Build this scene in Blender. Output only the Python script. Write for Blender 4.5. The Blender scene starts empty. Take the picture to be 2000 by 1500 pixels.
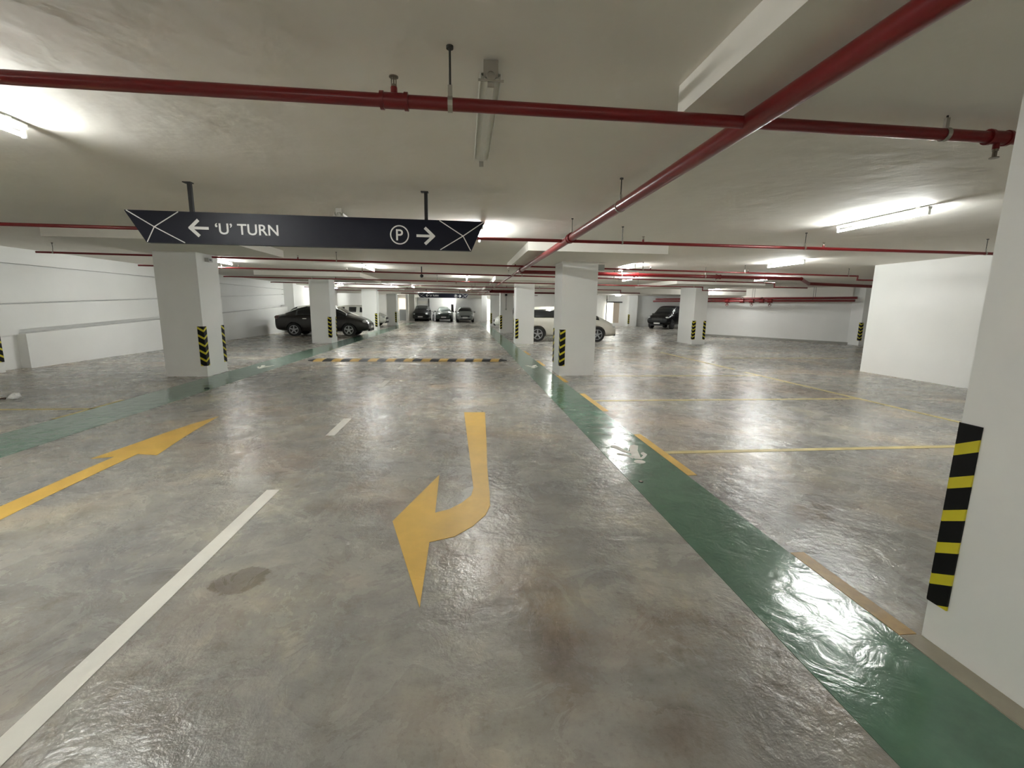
import bpy, bmesh, math, random
from mathutils import Vector, Matrix
random.seed(4)
S = bpy.context.scene
COL = S.collection
PI = math.pi
# ------------------------------------------------------------------ camera
CAM_H, FPX = 1.5, 874.5
yaw, pitch, roll = 0.1069546, 0.1694822, -0.0138361
fwd = Vector((math.sin(yaw)*math.cos(pitch), math.cos(yaw)*math.cos(pitch), -math.sin(pitch)))
r0 = Vector((math.cos(yaw), -math.sin(yaw), 0)); d0 = fwd.cross(r0)
right = r0*math.cos(roll) + d0*math.sin(roll)
down = -r0*math.sin(roll) + d0*math.cos(roll)
cd = bpy.data.cameras.new('camera'); cam = bpy.data.objects.new('camera', cd); COL.objects.link(cam)
m = Matrix((right, -down, -fwd)).transposed().to_4x4(); m.translation = Vector((0, 0, CAM_H)); cam.matrix_world = m
cd.sensor_fit = 'HORIZONTAL'; cd.sensor_width = 36.0; cd.lens = FPX*36.0/2000.0
cd.clip_start = 0.05; cd.clip_end = 200
S.camera = cam
# ------------------------------------------------------------------ world, exposure
w = bpy.data.worlds.new('world'); S.world = w; w.use_nodes = True
w.node_tree.nodes['Background'].inputs[0].default_value = (0.9, 0.95, 1, 1)
w.node_tree.nodes['Background'].inputs[1].default_value = 0.0
S.view_settings.view_transform = 'Standard'; S.view_settings.look = 'None'
S.view_settings.exposure = 2.82; S.view_settings.gamma = 1.0; S.view_settings.use_curve_mapping = False
S.cycles.use_adaptive_sampling = True; S.cycles.adaptive_threshold = .06
S.cycles.max_bounces = 6; S.cycles.diffuse_bounces = 5; S.cycles.glossy_bounces = 2; S.cycles.transmission_bounces = 4
S.cycles.use_denoising = True; S.cycles.sample_clamp_indirect = 6.0
S.cycles.caustics_reflective = False; S.cycles.caustics_refractive = False
TUBE_POWER = 46.0          # emission strength of the lit fluorescent tubes
CEIL = 2.65

# ------------------------------------------------------------------ materials
def mat(name, col, rough=0.6, metal=0.0, spec=0.5, emit=None, es=0.0, noise=0.0, nscale=6.0, bump=0.0, bscale=40.0, coat=0.0):
    M = bpy.data.materials.new(name); M.use_nodes = True; nt = M.node_tree; b = nt.nodes['Principled BSDF']
    b.inputs['Base Color'].default_value = (*col, 1); b.inputs['Roughness'].default_value = rough
    b.inputs['Metallic'].default_value = metal; b.inputs['Specular IOR Level'].default_value = spec
    b.inputs['Coat Weight'].default_value = coat
    if emit: b.inputs['Emission Color'].default_value = (*emit, 1); b.inputs['Emission Strength'].default_value = es
    tc = nt.nodes.new('ShaderNodeTexCoord')
    if noise > 0:
        n = nt.nodes.new('ShaderNodeTexNoise'); n.inputs['Scale'].default_value = nscale; n.inputs['Detail'].default_value = 6
        nt.links.new(tc.outputs['Object'], n.inputs['Vector'])
        r = nt.nodes.new('ShaderNodeValToRGB'); r.color_ramp.elements[0].position = .3; r.color_ramp.elements[1].position = .7
        r.color_ramp.elements[0].color = (*[c*(1-noise) for c in col], 1); r.color_ramp.elements[1].color = (*[min(1, c*(1+noise*.6)) for c in col], 1)
        nt.links.new(n.outputs['Fac'], r.inputs['Fac']); nt.links.new(r.outputs['Color'], b.inputs['Base Color'])
    if bump > 0:
        n = nt.nodes.new('ShaderNodeTexNoise'); n.inputs['Scale'].default_value = bscale; n.inputs['Detail'].default_value = 4
        nt.links.new(tc.outputs['Object'], n.inputs['Vector'])
        bp = nt.nodes.new('ShaderNodeBump'); bp.inputs['Strength'].default_value = bump; bp.inputs['Distance'].default_value = .02
        nt.links.new(n.outputs['Fac'], bp.inputs['Height']); nt.links.new(bp.outputs['Normal'], b.inputs['Normal'])
    return M

def N(nt, typ, **kw):
    n = nt.nodes.new(typ)
    for k, v in kw.items():
        if k in n.inputs: n.inputs[k].default_value = v
        else: setattr(n, k, v)
    return n

def floor_mat():
    M = bpy.data.materials.new('polished_concrete'); M.use_nodes = True; nt = M.node_tree; b = nt.nodes['Principled BSDF']; L = nt.links.new
    tc = N(nt, 'ShaderNodeTexCoord')
    def noise(scale, detail=6, rough=.55, dist=0.0, stretch=None, rot=0):
        n = N(nt, 'ShaderNodeTexNoise', Scale=scale, Detail=detail, Roughness=rough, Distortion=dist)
        if stretch:
            mp = N(nt, 'ShaderNodeMapping'); mp.inputs['Scale'].default_value = stretch; mp.inputs['Rotation'].default_value = (0, 0, rot)
            L(tc.outputs['Object'], mp.inputs['Vector']); L(mp.outputs['Vector'], n.inputs['Vector'])
        else: L(tc.outputs['Object'], n.inputs['Vector'])
        return n.outputs['Fac']
    def ramp(f, stops):
        r = N(nt, 'ShaderNodeValToRGB'); e = r.color_ramp.elements
        while len(e) < len(stops): e.new(.5)
        for i, (p, c) in enumerate(stops): e[i].position = p; e[i].color = (*c, 1)
        L(f, r.inputs['Fac']); return r.outputs['Color']
    def mix(f, a, c, mode='MIX', fac=None):
        x = N(nt, 'ShaderNodeMix', data_type='RGBA', blend_type=mode)
        if f is None: x.inputs[0].default_value = fac
        else: L(f, x.inputs[0])
        L(a, x.inputs[6]); L(c, x.inputs[7]); return x.outputs[2]
    base = ramp(noise(1.1, 8, .66, .15), [(.28, (.25, .236, .218)), (.43, (.325, .312, .288)), (.56, (.395, .378, .335)), (.68, (.52, .49, .40)), (.80, (.60, .56, .45))])
    tint = ramp(noise(.55, 4, .6, .3), [(.38, (.90, .92, .95)), (.5, (1, 1, 1)), (.62, (1.0, .90, .84))])
    c = mix(None, base, tint, 'MULTIPLY', 1.0)
    trow = ramp(noise(3.0, 8, .72, .35, (1.0, 1.8, 1), .5), [(.30, (.80, .79, .78)), (.5, (1, 1, 1)), (.68, (1.12, 1.11, 1.09))])
    c = mix(None, c, trow, 'MULTIPLY', .85)
    dark = ramp(noise(.9, 9, .75, .2), [(.33, (.64, .58, .54)), (.43, (1, 1, 1))])
    c = mix(None, c, dark, 'MULTIPLY', .8)
    st2 = ramp(noise(2.0, 9, .78, .3, (1.6, .8, 1), .15), [(.34, (.50, .45, .42)), (.41, (.80, .76, .73)), (.47, (1, 1, 1))])
    c = mix(None, c, st2, 'MULTIPLY', .42)
    pale = ramp(noise(1.7, 9, .72, .4, (1.3, .7, 1), .3), [(.56, (1, 1, 1)), (.68, (1.28, 1.24, 1.12))])
    c = mix(None, c, pale, 'MULTIPLY', .8)
    # stains with a shape of their own
    def blob(c, cx, cy, rx, ry, rot, col, soft=.35, amt=1.0):
        mp = N(nt, 'ShaderNodeMapping', vector_type='TEXTURE'); mp.inputs['Location'].default_value = (cx, cy, 0); mp.inputs['Rotation'].default_value = (0, 0, rot); mp.inputs['Scale'].default_value = (rx, ry, 1)
        L(tc.outputs['Object'], mp.inputs['Vector'])
        ln_ = N(nt, 'ShaderNodeVectorMath', operation='LENGTH'); L(mp.outputs['Vector'], ln_.inputs[0])
        nn = noise(4.0, 8, .7, .2); ad = N(nt, 'ShaderNodeMath', operation='MULTIPLY_ADD'); L(nn, ad.inputs[0]); ad.inputs[1].default_value = 2.2; L(ln_.outputs['Value'], ad.inputs[2])
        mr = N(nt, 'ShaderNodeMapRange'); mr.inputs['From Min'].default_value = 2.0; mr.inputs['From Max'].default_value = 2.0-soft; L(ad.outputs[0], mr.inputs['Value'])
        ml = N(nt, 'ShaderNodeMath', operation='MULTIPLY'); L(mr.outputs['Result'], ml.inputs[0]); ml.inputs[1].default_value = amt
        cc = N(nt, 'ShaderNodeRGB'); cc.outputs[0].default_value = (*col, 1)
        return mix(ml.outputs[0], c, mix(None, c, cc.outputs[0], 'MULTIPLY', 1.0))
    for args in ((-1.25, 2.38, .17, .13, .2, (.62, .58, .56), .12, 1), (-2.9, 3.2, .9, .45, .5, (1.35, 1.28, 1.08), 1.2, .9), (-2.3, 4.0, .5, .2, .2, (1.30, 1.22, 1.05), .9, .8),
                 (.42, 1.75, .22, .45, .1, (.74, .66, .62), .8, 1), (.75, 1.25, .3, .3, .1, (.78, .70, .66), .8, 1), (.5, 2.1, .3, .4, .1, (1.22, 1.15, 1.0), .9, .8),
                 (-.85, 3.3, .45, .2, 0, (.78, .73, .70), .6, 1), (2.6, 2.9, .3, .2, .4, (.78, .68, .58), .5, 1), (-.6, 8.5, 1.3, .7, 0, (1.15, 1.06, 1.0), 1.2, 1)):
        c = blob(c, *args)
    spk = ramp(noise(42, 3, .6), [(.30, (.80, .79, .77)), (.45, (1, 1, 1))])
    c = mix(None, c, spk, 'MULTIPLY', .6)
    # long faint scratches and tyre sweeps
    scr = ramp(noise(2.2, 8, .72, .2, (5.0, .6, 1), -.25), [(.30, (.82, .81, .80)), (.40, (1, 1, 1))])
    c = mix(None, c, scr, 'MULTIPLY', .5)
    L(c, b.inputs['Base Color'])
    rr = N(nt, 'ShaderNodeMapRange'); rr.inputs['From Min'].default_value = .3; rr.inputs['From Max'].default_value = .7
    rr.inputs['To Min'].default_value = .14; rr.inputs['To Max'].default_value = .40
    L(noise(2.4, 8, .7, 1.0), rr.inputs['Value']); L(rr.outputs['Result'], b.inputs['Roughness'])
    b.inputs['Specular IOR Level'].default_value = .5
    b1 = N(nt, 'ShaderNodeBump', Strength=.8, Distance=.013); L(noise(6.0, 6, .60, .25), b1.inputs['Height'])
    b2 = N(nt, 'ShaderNodeBump', Strength=.35, Distance=.005); L(noise(26, 4, .6, .5), b2.inputs['Height']); L(b1.outputs['Normal'], b2.inputs['Normal'])
    L(b2.outputs['Normal'], b.inputs['Normal'])
    return M

def paint_mat(name, col, rough, bs=.35, wear=.12, spec=.5, bscale=5.0, dist=.012):
    M = bpy.data.materials.new(name); M.use_nodes = True; nt = M.node_tree; b = nt.nodes['Principled BSDF']; L = nt.links.new
    tc = N(nt, 'ShaderNodeTexCoord')
    n = N(nt, 'ShaderNodeTexNoise', Scale=3.0, Detail=7, Roughness=.65); L(tc.outputs['Object'], n.inputs['Vector'])
    r = N(nt, 'ShaderNodeValToRGB'); e = r.color_ramp.elements
    e[0].position = .32; e[0].color = (*[x*(1-wear) for x in col], 1); e[1].position = .66; e[1].color = (*[min(1, x*(1+wear*.7)) for x in col], 1)
    L(n.outputs['Fac'], r.inputs['Fac']); L(r.outputs['Color'], b.inputs['Base Color'])
    b.inputs['Roughness'].default_value = rough; b.inputs['Specular IOR Level'].default_value = spec
    n2 = N(nt, 'ShaderNodeTexNoise', Scale=bscale, Detail=5, Roughness=.55, Distortion=.8); L(tc.outputs['Object'], n2.inputs['Vector'])
    bp = N(nt, 'ShaderNodeBump', Strength=bs, Distance=dist); L(n2.outputs['Fac'], bp.inputs['Height']); L(bp.outputs['Normal'], b.inputs['Normal'])
    return M

M_FLOOR = floor_mat()
M_GREEN = paint_mat('green_floor_paint', (.10, .20, .138), .16, .5, .20, .6, 6.0, .012)
M_YELLOW = paint_mat('yellow_road_paint', (.74, .47, .10), .45, .2, .10)
M_THIN = paint_mat('thin_yellow_bay_paint', (.68, .57, .25), .45, .2, .2)
M_WORN = paint_mat('worn_yellow_road_paint', (.46, .29, .09), .45, .3, .3)
M_WHITE = paint_mat('white_road_paint', (.84, .82, .75), .6, .2, .06)
M_CEIL = mat('ceiling_paint', (.80, .772, .71), .75, noise=.03, nscale=.8, bump=.8, bscale=2.2)
M_WALL = mat('white_wall_paint', (.86, .86, .835), .6, noise=.02, nscale=1.5, bump=.1, bscale=6)
M_COLUMN = mat('white_column_paint', (.85, .85, .825), .55, noise=.02, nscale=2.0, bump=.12, bscale=5)
M_RED = mat('red_pipe_paint', (.17, .008, .010), .28, spec=.5)
M_BLACK = mat('black_rubber', (.012, .012, .012), .6)
M_HAZY = mat('hazard_yellow', (.62, .54, .02), .45)
M_HAZB = mat('hazard_black', (.004, .004, .004), .5, spec=.2)
M_SIGN = mat('sign_navy', (.006, .007, .016), .42, spec=.25)
M_SIGNW = mat('sign_white', (.80, .80, .78), .4)
M_STEEL = mat('galvanised_steel', (.42, .40, .35), .45, .7)
M_DARKST = mat('dark_steel', (.05, .05, .045), .5, .4)
M_BRASS = mat('sprinkler_brass', (.22, .19, .15), .35, .8)
M_BATTEN = mat('white_batten', (.75, .75, .70), .4)
M_TUBE_OFF = mat('unlit_tube', (.80, .80, .76), .25)
M_TUBE_FILL = mat('fill_lamp_tube', (.9, .9, .9), .3, emit=(1.0, .99, .93), es=TUBE_POWER*.58)  # tube of the unseen lamps added to fill the foreground
M_TUBE = mat('lit_tube', (.9, .9, .9), .3, emit=(.97, 1.0, .985), es=TUBE_POWER)
M_BUMPY = mat('bump_yellow', (.55, .36, .10), .6)
M_GLASS = mat('dark_car_glass', (.012, .014, .016), .08, spec=.8)
M_GLASSL = mat('pale_windscreen', (.30, .34, .33), .10, spec=.8)
M_TYRE = mat('tyre_rubber', (.015, .015, .015), .7)
M_RIM = mat('alloy_rim', (.45, .46, .48), .3, .8)
M_RIMD = mat('dark_alloy_rim', (.20, .20, .21), .35, .7)
M_CHROME = mat('chrome', (.7, .7, .7), .15, 1.0)
M_LAMPW = mat('headlamp_glass', (.65, .66, .66), .1)
M_LAMPR = mat('tail_lamp_smoked', (.16, .10, .10), .15)
M_PLATE = mat('plate_white', (.75, .75, .72), .4)
M_PAPER = mat('paper_white', (.9, .9, .88), .6)
M_GREYBOX = mat('grey_plastic', (.36, .36, .33), .5)
M_GREYM = mat('grey_metal', (.30, .31, .31), .5)
M_OPENGLOW = mat('opening_glow', (.8, .8, .7), .4, emit=(1.0, .97, .86), es=.45)  # self-glow standing in for light from bright openings
def carpaint(name, c, metal=.2, rough=.3): return mat(name, c, rough, metal, coat=.5)

# ------------------------------------------------------------------ mesh helpers
class MB:
    def __init__(s): s.v, s.f, s.mi = [], [], []
    def face(s, pts, mi=0):
        k = len(s.v); s.v += [tuple(p) for p in pts]; s.f.append(tuple(range(k, k+len(pts)))); s.mi.append(mi)
    def box(s, x0, x1, y0, y1, z0, z1, mi=0):
        k = len(s.v)
        s.v += [(x0,y0,z0),(x1,y0,z0),(x1,y1,z0),(x0,y1,z0),(x0,y0,z1),(x1,y0,z1),(x1,y1,z1),(x0,y1,z1)]
        for q in ((0,3,2,1),(4,5,6,7),(0,1,5,4),(1,2,6,5),(2,3,7,6),(3,0,4,7)):
            s.f.append(tuple(k+i for i in q)); s.mi.append(mi)
        return s
    def prism(s, pts, z0, z1, mi=0):
        n = len(pts); k = len(s.v)
        s.v += [(x, y, z0) for x, y in pts] + [(x, y, z1) for x, y in pts]
        s.f.append(tuple(k+i for i in reversed(range(n)))); s.mi.append(mi)
        s.f.append(tuple(k+n+i for i in range(n))); s.mi.append(mi)
        for i in range(n):
            j = (i+1) % n; s.f.append((k+i, k+j, k+n+j, k+n+i)); s.mi.append(mi)
        return s
    def prism_xz(s, pts, y0, y1, mi=0):
        n = len(pts); k = len(s.v)
        s.v += [(x, y0, z) for x, z in pts] + [(x, y1, z) for x, z in pts]
        s.f.append(tuple(k+i for i in range(n))); s.mi.append(mi)
        s.f.append(tuple(k+n+i for i in reversed(range(n)))); s.mi.append(mi)
        for i in range(n):
            j = (i+1) % n; s.f.append((k+j, k+i, k+n+i, k+n+j)); s.mi.append(mi)
        return s
    def cyl(s, a, b, r, n=12, r2=None, mi=0, caps=True):
        a, b = Vector(a), Vector(b); r2 = r if r2 is None else r2
        d = (b-a).normalized(); u = d.orthogonal().normalized(); v = d.cross(u); k = len(s.v)
        for P, R in ((a, r), (b, r2)):
            for i in range(n):
                t = 2*PI*i/n; s.v.append(tuple(P+(u*math.cos(t)+v*math.sin(t))*R))
        for i in range(n):
            j = (i+1) % n; s.f.append((k+i, k+j, k+n+j, k+n+i)); s.mi.append(mi)
        if caps:
            s.f.append(tuple(k+i for i in reversed(range(n)))); s.mi.append(mi)
            s.f.append(tuple(k+n+i for i in range(n))); s.mi.append(mi)
        return s
    def path(s, pts, r, n=12, mi=0):
        for a, b in zip(pts, pts[1:]): s.cyl(a, b, r, n, mi=mi)
        for p in pts[1:-1]: s.ball(p, r*1.15, mi=mi)
        return s
    def ball(s, c, r, n=10, m=6, mi=0, sz=1.0):
        k = len(s.v); c = Vector(c)
        for i in range(1, m):
            p = PI*i/m
            for j in range(n):
                t = 2*PI*j/n; s.v.append((c.x+r*math.sin(p)*math.cos(t), c.y+r*math.sin(p)*math.sin(t), c.z+sz*r*math.cos(p)))
        s.v += [(c.x, c.y, c.z+r*sz), (c.x, c.y, c.z-r*sz)]; T = len(s.v)-2
        for i in range(m-2):
            for j in range(n):
                q = (j+1) % n; s.f.append((k+i*n+j, k+(i+1)*n+j, k+(i+1)*n+q, k+i*n+q)); s.mi.append(mi)
        for j in range(n):
            q = (j+1) % n; s.f.append((T, k+j, k+q)); s.mi.append(mi); s.f.append((T+1, k+(m-2)*n+q, k+(m-2)*n+j)); s.mi.append(mi)
        return s
    def ring(s, c, axis, r0, r1, h, n=24, mi=0):
        c = Vector(c); d = Vector(axis).normalized(); u = d.orthogonal().normalized(); v = d.cross(u); k = len(s.v)
        for hh in (-h/2, h/2):
            for R in (r0, r1):
                for i in range(n):
                    t = 2*PI*i/n; s.v.append(tuple(c+d*hh+(u*math.cos(t)+v*math.sin(t))*R))
        for i in range(n):
            j = (i+1) % n; A, B, C, D = k, k+n, k+2*n, k+3*n
            for q in ((A+i, B+i, B+j, A+j), (C+i, C+j, D+j, D+i), (B+i, D+i, D+j, B+j), (A+i, A+j, C+j, C+i)):
                s.f.append(q); s.mi.append(mi)
        return s

def mesh_obj(name, mb, mats, parent=None, origin=(0, 0, 0), smooth=False):
    me = bpy.data.meshes.new(name); o = Vector(origin)
    me.from_pydata([tuple(Vector(v)-o) for v in mb.v], [], mb.f)
    if not isinstance(mats, (list, tuple)): mats = [mats]
    for m_ in mats: me.materials.append(m_)
    me.polygons.foreach_set('material_index', mb.mi)
    if smooth:
        me.polygons.foreach_set('use_smooth', [True]*len(me.polygons))
        try: me.set_sharp_from_angle(angle=math.radians(40))
        except Exception: pass
    me.update(); bm = bmesh.new(); bm.from_mesh(me); bmesh.ops.recalc_face_normals(bm, faces=bm.faces); bm.to_mesh(me); bm.free()
    ob = bpy.data.objects.new(name, me); COL.objects.link(ob)
    if parent is not None: ob.parent = parent
    return ob
def tag(o, label, cat, group=None):
    o['label'] = label; o['category'] = cat
    if group: o['group'] = group
    return o
def thing(name, label, cat, loc=(0, 0, 0), rz=0.0, group=None):
    o = bpy.data.objects.new(name, None); COL.objects.link(o); o.location = loc; o.rotation_euler = (0, 0, rz); o.empty_display_size = .1
    return tag(o, label, cat, group)
def struct(name, mb, m_, smooth=False):
    o = mesh_obj(name, mb, m_, smooth=smooth); o['kind'] = 'structure'; return o
def copy_tree(o, parent=None):
    c = o.copy(); COL.objects.link(c); c.parent = parent
    for ch in list(o.children): copy_tree(ch, c)
    return c
class T:            # a thing whose parts are given in world coordinates
    def __init__(s, name, label, cat, loc, group=None): s.o = Vector(loc); s.r = thing(name, label, cat, loc, 0, group)
    def part(s, name, mb, m_, parent=None, smooth=False, label=None):
        p = mesh_obj(name, mb, m_, parent or s.r, s.o, smooth)
        if label: p['label'] = label
        return p

# ------------------------------------------------------------------ room shell
struct('floor', MB().box(-14, 26, -8, 54, -.3, 0), M_FLOOR)
struct('ceiling', MB().box(-14, 26, -8, 54, CEIL, CEIL+.3), M_CEIL)
struct('wall_back', MB().box(-14, 26, -8.3, -8, 0, CEIL), M_WALL)

# left wall: four courses separated by shadow joints; the two lower joints climb with the ramp behind
def zl(y): return .78+.040*(y-10.5)
def zm(y): return 1.41+.040*(y-10.5)
wl = MB()
Y0, Y1, XB = -8.0, 26.25, -10.6
def course(x, y0, y1, za, zb):
    p = [(XB, y0, za(y0)), (x, y0, za(y0)), (x, y0, zb(y0)), (XB, y0, zb(y0)), (XB, y1, za(y1)), (x, y1, za(y1)), (x, y1, zb(y1)), (XB, y1, zb(y1))]
    for q in ((0,1,2,3),(4,7,6,5),(0,4,5,1),(3,2,6,7),(1,5,6,2),(0,3,7,4)): wl.face([p[i] for i in q])
g = .035
course(-9.92, Y0, 11.1, lambda y: 0, lambda y: zl(y)-.05)
course(-9.72, 11.1, Y1, lambda y: 0, lambda y: zl(y)-.03)
course(-10.05, 11.1, Y1, lambda y: zl(y)-.03, lambda y: zl(y)+.06)
course(-9.86, 11.1, Y1, lambda y: zl(y)+.06, lambda y: zm(y)-g/2)
course(-9.86, Y0, 11.1, lambda y: zl(y)-.05, lambda y: zm(y)-g/2)
course(-9.97, Y0, Y1, lambda y: zm(y)-g/2, lambda y: zm(y)+g/2)
course(-9.86, Y0, Y1, lambda y: zm(y)+g/2, lambda y: 2.275)
course(-9.97, Y0, Y1, lambda y: 2.275, lambda y: 2.305)
course(-9.86, Y0, Y1, lambda y: 2.305, lambda y: CEIL)
struct('wall_left', wl, M_WALL)
struct('wall_left', MB().box(-10.6, -9.35, 26.25, 26.75, 0, CEIL), M_WALL)
struct('wall_left', MB().box(-10.6, -9.8, 26.75, 50, 0, CEIL), M_WALL)
struct('wall_left', MB().box(-9.8, -9.0, 33.0, 33.6, 0, CEIL), M_WALL)
struct('wall_left', MB().box(-9.86, -9.72, 9.3, 10.45, 0, CEIL), M_WALL)
# right-hand block wall
struct('wall_right', MB().box(10.14, 20, -8, 10.44, 0, CEIL), M_WALL)
# slanting wall on the right and its kerb
ax, ay, bx, by = 14.2, 25.4, 17.95, 19.3
dx, dy = bx-ax, by-ay; ln = math.hypot(dx, dy); nx, ny = -dy/ln, dx/ln
if nx < 0: nx, ny = -nx, -ny
struct('wall_slanting', MB().prism([(ax, ay), (bx, by), (bx+nx*.3, by+ny*.3), (ax+nx*.3, ay+ny*.3)], 0, CEIL), M_WALL)
struct('baseboard_slanting', MB().prism([(ax, ay), (bx, by), (bx-nx*.12, by-ny*.12), (ax-nx*.12, ay-ny*.12)], 0, .10), mat('kerb_grey', (.33, .32, .29), .6))
struct('trim_1', MB().prism([(ax-nx*.0, ay), (bx, by), (bx-nx*.35, by-ny*.35), (ax-nx*.35, ay-ny*.35)], 2.12, CEIL), M_CEIL)
struct('wall_slanting', MB().box(18.5, 19.0, 10.44, 19.3, 0, CEIL), M_WALL)
# rear right walls
struct('wall_rear_right', MB().box(6.0, 12.45, 39, 39.3, 0, CEIL), M_WALL)
struct('wall_rear_right', MB().box(13.5, 26, 38.5, 38.8, 0, CEIL), M_WALL)
struct('wall_rear_right', MB().box(12.45, 13.5, 38.5, 38.8, 0, .28), M_WALL)
struct('wall_rear_right', MB().box(12.45, 13.5, 38.5, 38.8, 2.02, CEIL), M_WALL)
struct('glow_panel_1', MB().box(12.45, 12.98, 38.72, 38.78, .28, 2.02), M_OPENGLOW)  # glowing panel stands in for the lit doorway
struct('trim_2', MB().box(12.98, 13.5, 38.6, 38.9, .28, 2.02), mat('beige_panel', (.50, .42, .34), .6))
struct('trim_3', MB().box(12.3, 13.7, 38.42, 38.5, 2.02, 2.12), M_DARKST)
# low transverse bulkheads (downstand beams)
struct('trim_4', MB().box(3.6, 18.2, 23.2, 23.6, 2.30, CEIL), M_CEIL)
struct('trim_5', MB().box(-9.8, -4.6, 33.9, 34.3, 2.36, CEIL), M_CEIL)
# far end
struct('wall_far', MB().box(-10.6, 8, 49.6, 50, 0, CEIL), M_WALL)
struct('wall_far', MB().box(-5.55, -5.0, 46.6, 49.6, 0, CEIL), mat('grey_far_wall', (.42, .41, .36), .7))
struct('wall_far', MB().box(-.9, 1.75, 48.0, 49.6, 0, CEIL), M_WALL)
struct('wall_far', MB().box(6.0, 6.3, 39.3, 50, 0, CEIL), M_WALL)
struct('trim_6', MB().box(-5.0, 6.0, 47.4, 47.8, 2.38, CEIL), M_CEIL)
struct('glow_panel_2', MB().box(-6.95, -5.75, 49.52, 49.58, 1.0, 2.3), mat('warm_opening_glow', (.8, .7, .55), .5, emit=(1, .83, .62), es=.16))  # panel made to glow for the warm bright opening
struct('wall_far', MB().box(-6.6, -5.9, 47.4, 47.6, 0, 1.15), M_GREYM)
struct('glow_panel_3', MB().box(2.35, 2.9, 49.52, 49.58, .1, 2.3), M_OPENGLOW)  # panel made to glow for the bright gap in the far wall

# ------------------------------------------------------------------ columns
def guard_mb(cx, cy, sx, sy, z0=.22, z1=1.03, wd=.11, t=.008, yw_=.046, slope_=.6):
    """L-shaped corner guard at (cx,cy); sx, sy point from the corner out of the column. Slanted black and yellow bands."""
    mb = MB()
    pitch, yw, slope = .154, yw_, slope_
    def clipped(poly):
        out = poly
        for lim, keep in ((z0, 1), (z1, -1)):
            res = []
            for i in range(len(out)):
                a, b_ = out[i], out[(i+1) % len(out)]
                ia, ib = keep*(a[1]-lim) >= 0, keep*(b_[1]-lim) >= 0
                if ia: res.append(a)
                if ia != ib:
                    t_ = (lim-a[1])/(b_[1]-a[1]); res.append((a[0]+(b_[0]-a[0])*t_, lim))
            out = res
            if not out: return []
        return out
    for side in (0, 1):
        zb = z0+.08-(pitch-yw)-pitch; k = 0
        while zb < z1:
            for (h, mi) in ((pitch-yw, 0), (yw, 1)):
                poly = clipped([(0, zb), (wd, zb+slope*wd), (wd, zb+h+slope*wd), (0, zb+h)])
                zb += h
                if len(poly) < 3: continue
                if side == 0:   # on the face along x (normal sy)
                    f0 = [(cx-sx*s_, cy+sy*t, z) for s_, z in poly]; b0 = [(cx-sx*s_, cy, z) for s_, z in poly]
                else:
                    f0 = [(cx+sx*t, cy-sy*s_, z) for s_, z in poly]; b0 = [(cx, cy-sy*s_, z) for s_, z in poly]
                mb.face(f0, mi)
                n = len(poly)
                for i in range(n):
                    j = (i+1) % n; mb.face([f0[i], f0[j], b0[j], b0[i]], mi)
    return mb
def column(x0, x1, y0, y1, label, panel=None, ztop=None, gk={}, guards=('fl', 'fr', 'bl', 'br')):
    zt = ztop or (2.50 if panel else CEIL)
    cx, cy = (x0+x1)/2, (y0+y1)/2
    t = T('concrete_column', label, 'column', (cx, cy, 0), 'white square parking columns')
    t.part('shaft', MB().box(x0, x1, y0, y1, 0, zt), M_COLUMN)
    if panel:
        p = panel; t.part('drop_panel', MB().box(p[0], p[1], p[2], p[3], 2.50, CEIL+.02), M_CEIL)
    for g_ in guards:
        X_ = x0 if g_[1] == 'l' else x1; sx = -1 if g_[1] == 'l' else 1
        Y_ = y0 if g_[0] == 'f' else y1; sy = -1 if g_[0] == 'f' else 1
        t.part('corner_guard', guard_mb(X_, Y_, sx, sy, **gk), [M_HAZB, M_HAZY], label='black and yellow striped corner guard')
    return t
column(-6.1, -5.3, 9.8, 10.6, 'large white column under the left end of the near U-turn sign', (-6.56, -3.91, 8.0, 10.55), guards=('fr', 'br'))
column(-6.0, -5.25, 18.5, 19.3, 'white column standing in front of the dark sedan', (-7.3, -3.7, 16.9, 21.0), guards=('fr', 'br'))
column(-6.14, -5.28, 28.2, 29.0, 'shaded white column just right of the dark sedan nose', (-7.6, -3.9, 26.6, 30.6), guards=('fr', 'br'))
column(-5.98, -5.25, 36.0, 36.8, 'farthest left-hand column, beside the black van at the far end', (-7.4, -3.7, 34.4, 38.4), guards=('fr', 'br'))
column(2.12, 2.91, 9.8, 10.6, 'large white column in the middle right, white minivan behind it', (1.13, 3.72, 8.15, 12.1), guards=('fl', 'bl'))
column(2.12, 2.88, 18.6, 19.4, 'white column covering the tail of the white minivan', (1.15, 3.8, 16.9, 21.0), guards=('fl', 'bl'))
column(2.12, 2.87, 26.75, 27.5, 'white column with the thin conduit and small black box on its face', (1.15, 3.8, 25.1, 29.1), guards=('fl', 'bl'))
column(2.05, 2.8, 35.5, 36.3, 'farthest right-hand column, partly hidden behind the column with conduit', (1.1, 3.8, 33.9, 37.9), guards=('fl',))
column(9.93, 10.5, 18.75, 20.15, 'white column standing alone to the right of the black SUV', (8.3, 12.0, 17.2, 21.6), guards=('fl', 'fr'))
column(2.14, 2.95, .84, 1.67, 'very near white column cut off by the right edge', (1.12, 4.0, -1.6, 2.46), gk=dict(z0=.19, z1=1.035, wd=.085, yw_=.052, slope_=.5), guards=('bl',))
column(1.75, 2.3, 46.3, 46.8, 'slim white pillar right of the silver car at the far end', guards=())
column(-5.8, -5.56, 46.2, 46.6, 'thin white pillar left of the black van at the far end', guards=())
column(14.15, 14.9, 38.0, 38.5, 'white pilaster against the rear wall left of the black SUV', guards=('fl',))
column(17.85, 18.5, 18.65, 19.3, 'pilaster with striped edge at the right end of the slanting wall', guards=('fl',))
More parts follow.
